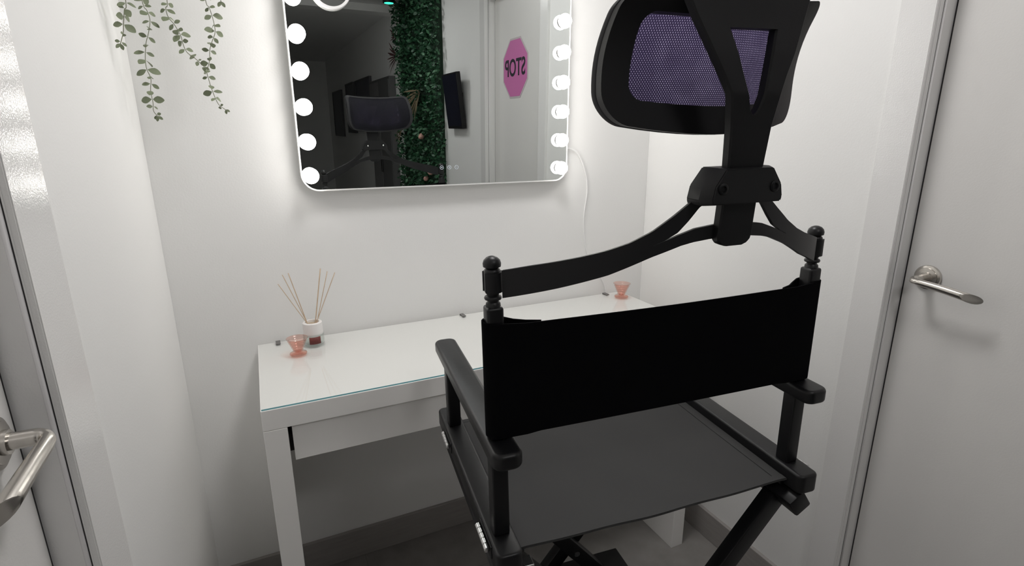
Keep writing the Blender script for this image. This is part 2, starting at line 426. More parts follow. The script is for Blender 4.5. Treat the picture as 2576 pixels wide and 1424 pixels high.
cup((.0955, -.137, ZT+.0001), 0, 1.0, 'pink ribbed glass candle holder on the table in front of the reed diffuser')
cup((1.1555, -.082, ZT+.0001), .7, 1.12, 'pink ribbed glass candle holder alone at the right rear table corner')

# ---------------------------------------------------------------- hollywood mirror
MT, MY = .0115, .0029
MM = Matrix.Translation((.555, -.0317, 1.18)) @ Matrix.Rotation(MY, 4, 'Z') @ Matrix.Rotation(MT, 4, 'X')
V = empty('vanity_mirror', None, 'rectangular wall mirror with glowing round bulbs down both sides, above the table', 'mirror', mat=MM)
x0, x1, z0, z1 = -.4010, .3985, .0035, .596
outer = rrect(x0, z0, x1, z1, .045, 12); inner = rrect(x0+.0035, z0+.0035, x1-.0035, z1-.0035, .0415, 12)
b = bmesh.new(); t = bmesh.new()
loops = [[t.verts.new((p[0], y, p[1])) for p in pp] for pp, y in ((inner, -.0005), (inner, -.0015), (outer, -.0015), (outer, .0225))]
n = len(outer)
for A, B in zip(loops, loops[1:]):
    for i in range(n): t.faces.new((A[i], A[(i+1) % n], B[(i+1) % n], B[i]))
t.faces.new(loops[-1]); merge(b, t)
link('frame', b, M_frame, V)
b = bmesh.new(); t = bmesh.new(); t.faces.new([t.verts.new((p[0], 0, p[1])) for p in rrect(x0+.003, z0+.003, x1-.003, z1-.003, .042, 12)])
bk = [t.verts.new((p[0], .003, p[1])) for p in rrect(x0+.003, z0+.003, x1-.003, z1-.003, .042, 12)]; t.faces.new(bk[::-1]); merge(b, t)
link('mirror_glass', b, M_mirror, V)
# wall spacers behind the frame
for x in (-.25, .25):
    for zz, yy in ((.03, .0312), (.50, .0372)):
        b = bmesh.new(); box(b, (x-.03, .0226, zz), (x+.03, yy, zz+.04)); link('wall_bracket', b, M_frame, V)
M_bulb = emis('lit_bulb', (1.0, .965, .91), 16.5)
M_sock = pbr('bulb_socket', (.30, .29, .28), .6)
bm0 = bmesh.new(); cy, r = .0140, .0203
prof = []
for k in range(0, 19):
    a = R(-28+118*k/18); prof.append((max(r*math.cos(a), 0) if k < 18 else 0, cy+r*math.sin(a)))
lathe(bm0, prof, 32, Matrix.Rotation(R(90), 4, 'X'), cap=False)
bsph = None
sb = bmesh.new(); lathe(sb, [(.0172, .0002), (.0176, .0022), (.0170, .0046), (.0150, .0048)], 32, Matrix.Rotation(R(90), 4, 'X'))
for side, x in (('l', -.3778), ('r', .3705)):
    for k in range(7):
        z = .0445+.0849*k
        if bsph is None:
            bsph = link('bulb', bm0, M_bulb, V, smooth=True); bsock = link('socket', sb, M_sock, bsph, auto=40)
            bsph.location = (x, 0, z)
        else:
            c = bsph.copy(); COL.objects.link(c); c.parent = V; c.location = (x, 0, z)
            d = bsock.copy(); COL.objects.link(d); d.parent = c
# touch buttons on the glass
M_btn = emis('button_glow', (.78, .85, .92), .55)
for i, x in enumerate((-.0195, .0035, .0255)):
    b = bmesh.new(); t = bmesh.new(); R0, R1 = .0056, .0047; ring = []
    for k in range(32):
        a = 2*math.pi*k/32; ring.append([t.verts.new((rr*math.cos(a), yy, rr*math.sin(a))) for rr, yy in ((R0, -.0001), (R0, -.0005), (R1, -.0005), (R1, -.0001))])
    for k in range(32):
        A, B = ring[k], ring[(k+1) % 32]
        for q in range(3): t.faces.new((A[q], B[q], B[q+1], A[q+1]))
    merge(b, t)
    if i == 0: box(b, (-.0018, -.0005, -.0012), (.0018, -.0001, .0014))
    elif i == 1: box(b, (-.0014, -.0005, -.0002), (.0014, -.0001, .0022)); box(b, (-.0006, -.0005, -.0024), (.0006, -.0001, -.0006))
    else: box(b, (-.0020, -.0005, -.0004), (.0020, -.0001, .0006))
    o = link('touch_button', b, M_btn, V); o.location = (x, 0, .0555)

# round magnifier stuck on the mirror
MG = empty('magnifying_mirror', None, 'small round magnifying mirror with thick white rim stuck on the big mirror', 'mirror', mat=MM @ Matrix.Translation((-.2895, -.0004, .4915)))
b = bmesh.new(); lathe(b, [(.0475, 0), (.0482, .002), (.0480, .0125), (.0465, .0145), (.0415, .0145), (.0408, .0125), (.0408, .011)], 72, Matrix.Rotation(R(90), 4, 'X'), cap=False)
lathe(b, [(.0475, 0), (0, 0)], 72, Matrix.Rotation(R(90), 4, 'X'), cap=False)
link('rim', b, pbr('gloss_white_rim', (.93, .93, .93), .2), MG, auto=40)
b = bmesh.new(); lathe(b, [(.0410, .0120), (.0300, .0120), (0, .0120)], 72, Matrix.Rotation(R(90), 4, 'X'), cap=False)
link('magnifier_glass', b, M_mirror, MG, smooth=True)

# mirror cable
b = bmesh.new()
pts = [(.955, -.012, 1.282), (.981, -.006, 1.2811), (1.0117, -.005, 1.2643), (1.0398, -.0045, 1.2099), (1.0516, -.004, 1.1441), (1.042, -.004, 1.0644), (1.0444, -.004, .996), (1.0599, -.004, .9278), (1.098, -.005, .868), (1.1222, -.005, .8321), (1.1418, -.0055, .7809), (1.146, -.006, .70), (1.140, -.007, .5), (1.15, -.016, .12)]
tube(b, catmull(pts, 8), .0021, 8)
tag(link('power_cable', b, M_white, smooth=True), 'thin white power cable hanging from the right edge of the mirror down the wall', 'cable')

# ---------------------------------------------------------------- director chair
CX, CY, TH, RL, RP = .623042, -.788822, -.125937, -.0199104, -.00566069
CM = Matrix.Translation((CX, CY, 0)) @ Matrix.Rotation(TH, 4, 'Z') @ Matrix.Translation((0, -.7*RP, 0)) @ Matrix.Rotation(-RP, 4, 'X') @ Matrix.Rotation(RL, 4, 'Y')
K = empty('director_chair', None, 'tall black folding director chair with canvas seat and mesh headrest before the white table', 'chair', mat=CM)
def footz(u, v): return .0199*(-u) - .00566*v
# armrests
for s in (-1, 1):
    b = bmesh.new(); plate(b, min(s*.2450, s*.2895), -.216, max(s*.2450, s*.2895), .240, .016, .8865, .9114, .0062); link('armrest', b, M_black, K, auto=50)
    b = bmesh.new(); plate(b, min(s*.2500, s*.2910), -.219, max(s*.2500, s*.2910), .238, .012, .7160, .7520, .0052); link('seat_rail', b, M_black, K, auto=50)
    for v, w in ((-.164, .0130), (.164, .0130)):
        b = bmesh.new(); box(b, (s*.2700-.0125, v-w, .7515), (s*.2700+.0125, v+w, .8892), .003, 3); link('arm_post', b, M_black, K, auto=35)
    # back post with turned finial
    b = bmesh.new(); box(b, (s*.2690-.0118, -.164-.0118, .9112), (s*.2690+.0118, -.164+.0118, 1.1085), .004, 3)
    lathe(b, [(.0105, 1.105), (.0098, 1.1125), (.0075, 1.1150), (.0075, 1.1165), (.0112, 1.1180), (.0118, 1.1200), (.0110, 1.1220), (.0082, 1.1235), (.0082, 1.1250), (.0108, 1.1285),
              (.0110, 1.1560), (.0100, 1.1590), (.0082, 1.1602), (.0090, 1.1612), (.0118, 1.1625), (.0122, 1.1668), (.0108, 1.1712), (.0075, 1.1745), (.0035, 1.1762), (0, 1.1766)], 32, Matrix.Translation((s*.2690, -.164, 0)))
    link('back_post', b, M_black, K, auto=40)
    # leg beam below the rail, hinged outwards
    b = bmesh.new(); m = Matrix.Translation((s*.262, 0, .694)) @ Matrix.Rotation(R(-s*33), 4, 'Y')
    box(b, (-.0175, -.214, -.021), (.0175, .205, .017), .004, 2, m); link('leg_beam', b, M_black, K, auto=35)
    for v, off in (((-.178, .0165) if s > 0 else (-.178, .0445)), (.168, .0165*s)):
        # one leg of each crossed pair starts at this side
        a = Vector((s*.258, 0, .682)); e = Vector((-s*.262, 0, .040)); d = (e-a); L_ = d.length; ang = math.atan2(d.x, -d.z)
        m = Matrix.Translation((a.x, v+off, a.z)) @ Matrix.Rotation(ang, 4, 'Y').inverted()
        b = bmesh.new(); box(b, (-.0175, -.0135, -L_), (.0175, .0135, .012), .003, 2, m); link('leg', b, M_black, K, auto=35)
    # floor runner
    b = bmesh.new(); u = s*.262; zf = footz(u, 0)
    box(b, (u-.016, -.225, zf+.0012), (u+.016, .225, zf+.040), .004, 2, ); link('floor_runner', b, M_black, K, auto=35)
    # hinges on the outer side of the rail
    for v0, v1 in ((-.188, -.130), (.096, .150)):
        b = bmesh.new(); x = s*.2925
        box(b, (min(x, x-s*.002), v0-.004, .7285), (max(x, x-s*.002), v1+.004, .7495), .0006, 1, mi=0)
        hg = link('hinge_plate', b, M_black, K)
        b = bmesh.new(); nk = 5; ln = (v1-v0)/nk
        for k in range(nk):
            lathe(b, [(.0028, 0), (.0046, .001), (.0046, ln-.0016), (.0028, ln-.0006)], 16, Matrix.Translation((x+s*.0042, v0+k*ln, .7420)) @ Matrix.Rotation(R(-90), 4, 'X'))
        link('hinge_barrel', b, M_chrome, hg, auto=40)
# pivot bolts and brackets of the crossed legs
for v in (-.178, .168):
    b = bmesh.new(); lathe(b, [(.004, -.034), (.007, -.034), (.007, -.031), (.003, -.0305), (.003, .0305), (.007, .031), (.007, .034), (.004, .034)], 16, Matrix.Translation((0, v, .364)) @ Matrix.Rotation(R(90), 4, 'X'))
    link('pivot_bolt', b, M_chrome, K, auto=40)
b = bmesh.new(); box(b, (-.2480, -.172, .6690), (-.2180, -.1695, .6790), .0008, 1); box(b, (-.2480, -.172, .6760), (-.2180, -.150, .6790), .0008, 1); link('leg_bracket', b, pbr('bright_aluminium', (.86, .86, .86), .42, metal=1), K)
# cross rails + foot rest between the front legs
b = bmesh.new(); box(b, (-.128, .020, .278), (.135, .190, .296), .003, 2)
box(b, (-.128, .020, .258), (-.110, .190, .278), .002, 1); box(b, (.117, .020, .258), (.135, .190, .278), .002, 1)
link('footrest', b, M_black, K, auto=35)
for s in (-1, 1):
    b = bmesh.new(); tube(b, [(s*.2435, -.185, .7235), (s*.2435, .196, .7235)], .0046, 12); link('canvas_dowel', b, M_black, K, smooth=True)

# seat canvas (slight sag, hemmed edges)
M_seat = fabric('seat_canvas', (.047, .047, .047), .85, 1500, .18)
M_back = fabric('back_canvas', (.0035, .0035, .0042), .95, 1500, .12, spec=.05)  # same cloth as the seat, shade of its unlit side put into the colour
def seat_z(u, v):
    a = (1-(u/.25)**2); c = 1-((v-.01)/.2)**2*.35
    return .7330 - .0075*a*c - .0012*math.sin(u*38+v*21)*a - (.0012 if abs(u) > .238 else 0)
b = bmesh.new(); t = bmesh.new(); nu, nv = 72, 48; g = []
us = [-.2500+.5000*i/nu for i in range(nu+1)]; vs_ = [-.190+.392*j/nv for j in range(nv+1)]
top = [[t.verts.new((u, v, seat_z(u, v))) for v in vs_] for u in us]
bot = [[t.verts.new((u, v, seat_z(u, v)-.0022)) for v in vs_] for u in us]
for i in range(nu):
    for j in range(nv):
        t.faces.new((top[i][j], top[i+1][j], top[i+1][j+1], top[i][j+1])); t.faces.new((bot[i][j], bot[i][j+1], bot[i+1][j+1], bot[i+1][j]))
for i in range(nu):
    t.faces.new((top[i][0], bot[i][0], bot[i+1][0], top[i+1][0])); t.faces.new((top[i][nv], top[i+1][nv], bot[i+1][nv], bot[i][nv]))
for j in range(nv):
    t.faces.new((top[0][j], top[0][j+1], bot[0][j+1], bot[0][j])); t.faces.new((top[nu][j], bot[nu][j], bot[nu][j+1], top[nu][j+1]))
merge(b, t)
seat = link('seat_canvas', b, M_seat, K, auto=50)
def strip(b, path, w, h, fz):
    """raised strip on the seat along straight path ((u0,v0),(u1,v1)), w wide"""
    (u0, v0), (u1, v1) = path; n = 40; d = Vector((u1-u0, v1-v0)).normalized(); nr = Vector((-d.y, d.x))*w/2
    t = bmesh.new(); rows = []
    for k in range(n+1):
        u = u0+(u1-u0)*k/n; v = v0+(v1-v0)*k/n
        row = []
        for sg, hh in ((-1, -.0005), (-1, h), (1, h), (1, -.0005)):
            a, c = u+nr.x*sg, v+nr.y*sg; row.append(t.verts.new((a, c, fz(a, c)+hh)))
        rows.append(row)
    for A, B in zip(rows, rows[1:]):
        for q in range(3): t.faces.new((A[q], A[q+1], B[q+1], B[q]))
    t.faces.new(rows[0]); t.faces.new(rows[-1][::-1]); merge(b, t)
b = bmesh.new()
strip(b, ((-.249, -.1835), (.249, -.1835)), .012, .0016, seat_z)
strip(b, ((-.249, .1955), (.249, .1955)), .012, .0016, seat_z)
strip(b, ((-.238, -.178), (-.238, .190)), .018, .0015, seat_z); strip(b, ((.238, -.178), (.238, .190)), .018, .0015, seat_z)
link('seat_hem', b, M_seat, seat)

# back canvas: rear sheet, loops round the posts and short front flaps
def canvas_path(s):
    u = s*.2690; P = []
    P.append((s*.205, -.1755)); P.append((s*.225, -.168)); P.append((s*.240, -.158)); P.append((u-s*.0135, -.1515))
    for a in range(100, -81, -20): P.append((u+s*.0158*math.cos(R(a)), -.164+.0158*math.sin(R(a))))
    return P
left = canvas_path(-1); right = canvas_path(1)
path = left + [(-.25+.5*k/24, -.1800-.0015*math.sin(math.pi*k/24)) for k in range(1, 24)] + right[::-1]
# path runs: left flap end -> round left post -> rear sheet -> round right post -> right flap end
def sheet(b, pts, zb, zt, th, nz=14):
    t = bmesh.new(); n = len(pts); cols = []
    for i, p in enumerate(pts):
        q0 = Vector(pts[max(i-1, 0)]); q1 = Vector(pts[min(i+1, n-1)]); d = (q1-q0); d = d.normalized() if d.length else Vector((1, 0)); nn = Vector((-d.y, d.x))*th/2
        w = .0008*math.sin(i*.55)
        cols.append([[t.verts.new((p[0]+sg*nn.x, p[1]+sg*nn.y, zb(p)+(zt(p)-zb(p))*k/nz)) for k in range(nz+1)] for sg in (-1, 1)])
    for A, B in zip(cols, cols[1:]):
        for k in range(nz):
            t.faces.new((A[0][k], B[0][k], B[0][k+1], A[0][k+1])); t.faces.new((A[1][k], A[1][k+1], B[1][k+1], B[1][k]))
        t.faces.new((A[0][0], A[1][0], B[1][0], B[0][0])); t.faces.new((A[0][nz], B[0][nz], B[1][nz], A[1][nz]))
    for C_ in (cols[0], cols[-1]):
        for k in range(nz): t.faces.new((C_[0][k], C_[0][k+1], C_[1][k+1], C_[1][k]))
    merge(b, t)
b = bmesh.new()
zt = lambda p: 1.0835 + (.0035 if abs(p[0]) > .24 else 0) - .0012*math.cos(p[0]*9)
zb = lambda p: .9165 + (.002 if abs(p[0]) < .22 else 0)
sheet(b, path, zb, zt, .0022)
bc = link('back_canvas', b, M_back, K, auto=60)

# headrest: forked steel bar, clamp, stem with yoke, padded mesh headrest
def fv(u): return -.165-.119*(1-(min(abs(u), .268)/.268)**2.2)
def interp(tab, x):
    x = abs(x)
    if x <= tab[0][0]: return tab[0][1]
    for (a, va), (c, vc) in zip(tab, tab[1:]):
        if x <= c:
            f = (x-a)/(c-a); return va+(vc-va)*f
    return tab[-1][1]
UP = [(.040, 1.262), (.055, 1.2475), (.075, 1.2315), (.1, 1.2130), (.125, 1.1995), (.15, 1.1900), (.175, 1.1825), (.2, 1.1755), (.23, 1.1675), (.262, 1.1575)]
LO = [(0, 1.2025), (.03, 1.2010), (.05, 1.1985), (.065, 1.195), (.1, 1.1820), (.147, 1.1600), (.2, 1.1410), (.262, 1.1200)]
UB = [(.034, 1.247), (.045, 1.2400), (.058, 1.2240), (.070, 1.2110), (.085, 1.2020), (.098, 1.1965)]
LT = [(0, 1.2195), (.022, 1.2185), (.048, 1.2150), (.070, 1.2075), (.098, 1.1960)]
def ribbon(b, u0, u1, zl, zu, n=30, th=.0045):
    t = bmesh.new(); rows = []
    for k in range(n+1):
        u = u0+(u1-u0)*k/n; v = fv(u); dv = (fv(u+.001)-fv(u-.001))/.002; nn = Vector((-dv, 1)).normalized()*th/2
        a, c = zl(u), zu(u)
        rows.append([t.verts.new((u+nn.x*sg, v+nn.y*sg, z)) for sg, z in ((-1, a), (-1, c), (1, c), (1, a))])
    for A, B in zip(rows, rows[1:]):
        for q in range(4): t.faces.new((A[q], A[(q+1) % 4], B[(q+1) % 4], B[q]))
    t.faces.new(rows[0]); t.faces.new(rows[-1][::-1]); merge(b, t)
b = bmesh.new()
for s in (-1, 1):
    ribbon(b, s*.258, s*.098, lambda u: interp(LO, u), lambda u: interp(UP, u))
    ribbon(b, s*.098, s*.034, lambda u: interp(UB, u), lambda u: interp(UP, u))
    # collar that grips the finial
    t = bmesh.new(); rr = []
    for k in range(21):
        a = R(-150+300*k/20)
        rr.append([t.verts.new((s*(.269+q*math.cos(a)*1), -.164+q*math.sin(a), z)) for q, z in ((.0112, 1.1285), (.0135, 1.1285), (.0135, 1.1555), (.0112, 1.1555))])
    for A, B in zip(rr, rr[1:]):
        for q in range(4): t.faces.new((A[q], A[(q+1) % 4], B[(q+1) % 4], B[q]))
    t.faces.new(rr[0]); t.faces.new(rr[-1][::-1])
    bmesh.ops.transform(t, matrix=Matrix.Translation((s*.269, -.164, 0)) @ Matrix.Rotation(R(180), 4, 'Z') @ Matrix.Translation((-s*.269, .164, 0)), verts=t.verts)
    merge(b, t)
ribbon(b, -.098, .098, lambda u: interp(LO, u), lambda u: interp(LT, u), 48)
M_coat = pbr('powder_coated_steel', (.011, .011, .012), .5, spec=.3)
link('headrest_bar', b, M_coat, K, auto=45)
b = bmesh.new()
hexo = [(-.0555, 1.2440), (.0555, 1.2440), (.0575, 1.2500), (.0540, 1.2660), (.0385, 1.2865), (-.0385, 1.2865), (-.0540, 1.2660), (-.0575, 1.2500)]
t = bmesh.new(); fr = [t.verts.new((x, -.2735, z)) for x, z in hexo]; md = [t.verts.new((x, -.298, z)) for x, z in hexo]
rear = [t.verts.new((x*.84, -.3110, 1.265+(z-1.265)*.93)) for x, z in hexo]
n = 8; t.faces.new(fr)
for A, B in ((fr, md), (md, rear)):
    for i in range(n): t.faces.new((A[i], A[(i+1) % n], B[(i+1) % n], B[i]))
t.faces.new(rear[::-1]); bmesh.ops.recalc_face_normals(t, faces=t.faces); bmesh.ops.bevel(t, geom=t.edges[:], offset=.0012, segments=2, affect='EDGES'); merge(b, t)
cl = link('clamp', b, M_coat, K, auto=30)
for s in (-1, 1):
    b = bmesh.new(); mt = Matrix.Translation((s*.036, -.3105, 1.2635)) @ Matrix.Rotation(R(90), 4, 'X')
    lathe(b, [(.0066, 0), (.0066, .0016), (.0052, .0024), (.0036, .0024), (.0030, .0008), (0, .0008)], 20, mt, cap=False)
    link('bolt', b, M_plastic, cl, auto=40)
    b = bmesh.new(); mt = Matrix.Translation((s*.036, -.2737, 1.2635)) @ Matrix.Rotation(R(-90), 4, 'X')
    lathe(b, [(.0060, 0), (.0055, .0020), (.0030, .0032), (0, .0034)], 20, mt, cap=False)
    link('washer', b, M_plastic, cl, auto=40)
    b = bmesh.new(); mt = Matrix.Translation((s*.036, -.2705, 1.2635)) @ Matrix.Rotation(R(-90), 4, 'X')
    lathe(b, [(.0038, 0), (.0036, .0012), (0, .0018)], 20, mt, cap=False); link('screw', b, M_chrome, cl, auto=40)

# stem + yoke: outline in (u,z), rear face position from table
SV = [(1.192, -.2945), (1.245, -.299), (1.28, -.303), (1.33, -.3065), (1.365, -.310), (1.41, -.3015), (1.446, -.292), (1.476, -.286)]
def sv(z): return interp(SV, z)
OW = [(1.1925, .0130), (1.1935, .0170), (1.1960, .0208), (1.2000, .0238), (1.2040, .0246), (1.245, .0245), (1.28, .0246), (1.33, .0280), (1.365, .0335), (1.385, .0425), (1.41, .0555), (1.446, .0723), (1.476, .0850)]
IW = [(1.343, .0), (1.345, .0022), (1.35, .0055), (1.376, .0130), (1.41, .0225), (1.434, .0300)]
b = bmesh.new(); t = bmesh.new(); TKN = .0115
def slab(b, z0, z1, fo, fi, n, s=0):
    """vertical slab between inner fi and outer fo half widths; s=0 full width, +-1 one side"""
    t = bmesh.new(); rows = []
    for k in range(n+1):
        z = z0+(z1-z0)*k/n; v = sv(z); a = fi(z) if s else -fo(z); c = fo(z)
        if s < 0: a, c = -a, -c
        lo, hi = min(a, c), max(a, c); e = min(.002, (hi-lo)*.3)
        rows.append([t.verts.new((x, v+y, z)) for x, y in ((lo, e), (lo+e, 0), (hi-e, 0), (hi, e), (hi, TKN), (lo, TKN))])
    for A, B in zip(rows, rows[1:]):
        for q in range(6): t.faces.new((A[q], A[(q+1) % 6], B[(q+1) % 6], B[q]))
    t.faces.new(rows[0]); t.faces.new(rows[-1][::-1]); merge(b, t)
slab(b, 1.1925, 1.343, lambda z: interp(OW, z), None, 60)
for s in (-1, 1): slab(b, 1.343, 1.434, lambda z: interp(OW, z), lambda z: interp(IW, z), 24, s)
slab(b, 1.434, 1.476, lambda z: interp(OW, z), None, 6)
link('headrest_stem', b, M_plastic, K, auto=35)

# headrest body
def HW(t): return .1415+.003*math.sin(math.pi*t)-.006*t*t
def HP(s, t, off=0):
    zb_ = 1.3225+.018*s*s; zt_ = 1.4690+.008*s*s
    z = zb_+(zt_-zb_)*t
    v = -.250-.018*t**3+(.042-.022*t**3)*s*s+.006*math.sin(math.pi*t)
    return Vector((s*HW(t)+.006, v+off, z))
def rr_norm(hs, t0, t1, rs, rt, n=12, rs2=None, rt2=None):
    rs2 = rs2 or rs; rt2 = rt2 or rt       # rs2, rt2: top corners
    """rounded rectangle in (s,t)"""
    out = []
    for cs, ct, a0, ra, rb in ((hs-rs2, t1-rt2, 0, rs2, rt2), (-hs+rs2, t1-rt2, 90, rs2, rt2), (-hs+rs, t0+rt, 180, rs, rt), (hs-rs, t0+rt, 270, rs, rt)):
        for k in range(n+1):
            a = R(a0+90*k/n); out.append((cs+ra*math.cos(a), ct+rb*math.sin(a)))
    # densify straight runs
    res = []
    for i in range(len(out)):
        p, q = out[i], out[(i+1) % len(out)]; L_ = max(abs(q[0]-p[0]), abs(q[1]-p[1])); m = 10 if L_ > .2 else 1
        for k in range(m): res.append((p[0]+(q[0]-p[0])*k/m, p[1]+(q[1]-p[1])*k/m))
    return res
out_l = rr_norm(1, 0, 1, .19, .26, 12, .10, .13); inn_l = [(a-.055, c) for a, c in rr_norm(.745, .225, .885, .10, .12)]
def ringloops(t, A, B, n, off):
    L_ = []
    for k in range(n+1):
        f = k/n; L_.append([t.verts.new(HP(a[0]*(1-f)+c[0]*f, a[1]*(1-f)+c[1]*f, off)) for a, c in zip(A, B)])
    return L_
b = bmesh.new(); t = bmesh.new()
rear_l = ringloops(t, inn_l, out_l, 6, 0.0); front_l = ringloops(t, inn_l, out_l, 6, .014)
N_ = len(inn_l)
def bridge(t, A, B):
    for i in range(N_): t.faces.new((A[i], A[(i+1) % N_], B[(i+1) % N_], B[i]))
for A, B in zip(rear_l, rear_l[1:]): bridge(t, A, B)
for A, B in zip(front_l, front_l[1:]): bridge(t, B, A)
bridge(t, front_l[0], rear_l[0]); bridge(t, rear_l[-1], front_l[-1]); merge(b, t)
link('headrest_frame', b, M_plastic, K, auto=45)
# soft edge round the front of the frame
b = bmesh.new(); t = bmesh.new()
big = [(x*1.006, .5+(y-.5)*1.008) for x, y in out_l]; sml = [(x*.93, .5+(y-.5)*.92) for x, y in out_l]
ls = [[t.verts.new(HP(p[0], p[1], o_)) for p in L_] for L_, o_ in ((out_l, .0142), (big, .0150), (big, .0245), (out_l, .0270), (sml, .0275), (sml, .0142))]
for A, B in zip(ls, ls[1:]+ls[:1]): bridge(t, A, B)
merge(b, t); link('headrest_piping', b, M_pad, K, auto=50)
# stretched mesh fabric over the front
b = bmesh.new(); t = bmesh.new(); M_net = mesh_fabric('violet_mesh_fabric')
cen = [(0, .5)]*N_; rg = ringloops(t, [(x*.02, .5+(y-.5)*.02) for x, y in sml], sml, 14, .0255)
for A, B in zip(rg, rg[1:]): bridge(t, A, B)
t.faces.new(rg[0]); merge(b, t); tag(link('headrest_mesh', b, M_net, K, smooth=True), 'see-through violet mesh fabric')
# bracket between yoke and frame
b = bmesh.new(); box(b, (-.062, -.2810, 1.443), (.062, -.2660, 1.4655), .003, 2); link('headrest_bracket', b, M_plastic, K, auto=35)

# ---------------------------------------------------------------- trailing eucalyptus
M_lf = pbr('eucalyptus_leaf', (.175, .205, .125), .6, var=.35, vscale=45)
M_st = pbr('eucalyptus_stem', (.17, .18, .11), .7)
E_ = empty('trailing_eucalyptus', (-.065, -.105, 1.93), 'trailing eucalyptus plant with round grey-green leaves hanging in the left corner', 'plant')
b = bmesh.new(); lathe(b, [(0, 0), (.045, 0), (.050, .004), (.060, .095), (.063, .10), (.058, .10), (.050, .085), (0, .085)], 40, Matrix.Translation((-.065, -.105, 1.93)), cap=False)
box(b, (-.09, -.05, 1.95), (-.04, 0, 1.99)); relL(link('pot', b, M_white, E_, auto=40), E_)
def leaf_bm(bm, base, d, nrm, L_, W_, mi=0):
    d = d.normalized(); nrm = (nrm-d*nrm.dot(d)).normalized(); s = d.cross(nrm)
    t = bmesh.new(); rows = []
    prof = [(0, .04), (.10, .34), (.25, .72), (.45, 1.0), (.65, .95), (.82, .70), (.94, .36), (1, .04)]
    for f, w in prof:
        c = base+d*L_*f-nrm*(L_*.10*f*f)
        rows.append([t.verts.new(c+s*(W_/2*w)*q+nrm*(abs(q)*W_*.10*w)) for q in (-1, 0, 1)])
    for A, B in zip(rows, rows[1:]):
        for q in range(2): t.faces.new((A[q], A[q+1], B[q+1], B[q]))
    for f in t.faces: f.smooth = True
    merge(bm, t, mi)
def vine(px, seedv, sizes, spacing=.0155, yy=None):
    pts = catmull(px, 8); r = random.Random(seedv)
    b = bmesh.new(); tube(b, pts, .0007, 6); st = relL(link('vine', b, M_st, E_, smooth=True), E_)
    b = bmesh.new(); acc = 0; i = 0; tw = r.random()*3
    cum = 0; last = -1
    segs = list(zip(pts, pts[1:])); total = sum((q-p).length for p, q in segs)
    nxt = .004
    for p, q in segs:
        l = (q-p).length
        while cum+l > nxt:
            f = (nxt-cum)/l; c = p+(q-p)*f; d = (q-p).normalized()
            tw += R(90)+r.uniform(-.5, .5)
            sz = (sizes[0]+(sizes[1]-sizes[0])*r.random())*(1 if total-nxt > .03 else .6)
            for sg in (0, math.pi):
                a = tw+sg; side = Vector((math.cos(a), math.sin(a)*.75, 0)); side = (side-d*side.dot(d)).normalized()
                dr = (side+d*r.uniform(.05, .55)).normalized()
                nn = Vector((r.uniform(-.4, .4), -1, r.uniform(-.2, .9)))
                s2 = sz*r.uniform(.75, 1.15)
                if (c+dr*s2).x < XL+.002 or (c+dr*s2).y > -.004: continue
                leaf_bm(b, c+dr*.0015, dr, nn, s2, s2*r.uniform(.46, .80))
            nxt += spacing*r.uniform(.75, 1.25)
        cum += l
    # terminal leaves
    d = (pts[-1]-pts[-2]).normalized()
    for a in (-.7, .6): leaf_bm(b, pts[-1], (d+Vector((a, 0, 0))), Vector((0, -1, .3)), sizes[0]*.8, sizes[0]*.45)
    link('foliage', b, M_lf, st)
    return st
top_ = lambda x, y: [(-.065+(x+.065)*.6, -.105+(y+.105)*.6, 2.022), (-.065+(x+.065)*1.0, -.105+(y+.105)*1.05, 2.01), (x, y, 1.90)]
vine(top_(-.134, -.19)+[(-.137, -.2, 1.70), (-.1395, -.2, 1.5766), (-.1445, -.2, 1.5587), (-.1502, -.2, 1.5316), (-.1534, -.2, 1.5165), (-.1605, -.2, 1.4978)], 3, (.015, .021))
vine(top_(-.120, -.12)+[(-.1225, -.12, 1.70), (-.1222, -.12, 1.5945), (-.1165, -.12, 1.575), (-.1140, -.12, 1.556), (-.1215, -.12, 1.529), (-.1275, -.12, 1.513), (-.1335, -.12, 1.484), (-.1345, -.12, 1.462), (-.130, -.12, 1.442), (-.134, -.12, 1.418), (-.1335, -.12, 1.393), (-.1350, -.12, 1.377), (-.1290, -.12, 1.366)], 11, (.014, .024))
vine(top_(-.078, -.12)+[(-.079, -.12, 1.70), (-.0775, -.12, 1.5986), (-.082, -.12, 1.583), (-.080, -.12, 1.566), (-.0705, -.12, 1.551), (-.0625, -.12, 1.531), (-.0600, -.12, 1.512), (-.0550, -.12, 1.498), (-.0430, -.12, 1.488), (-.0340, -.12, 1.479), (-.026, -.12, 1.470)], 23, (.013, .022), .0135)
vine(top_(-.012, -.12)+[(-.009, -.12, 1.70), (-.0059, -.12, 1.6052), (-.001, -.12, 1.591), (.0035, -.12, 1.567), (.004, -.12, 1.543), (-.0045, -.12, 1.523), (-.0110, -.12, 1.506), (-.0145, -.12, 1.484), (-.0225, -.12, 1.461), (-.0215, -.12, 1.446), (-.0180, -.12, 1.424), (-.0125, -.12, 1.402), (-.0075, -.12, 1.391), (.0035, -.12, 1.3815)], 31, (.012, .021))
vine(top_(.010, -.13)+[(.018, -.13, 1.72), (.022, -.13, 1.65), (.0235, -.13, 1.603)], 47, (.016, .022))

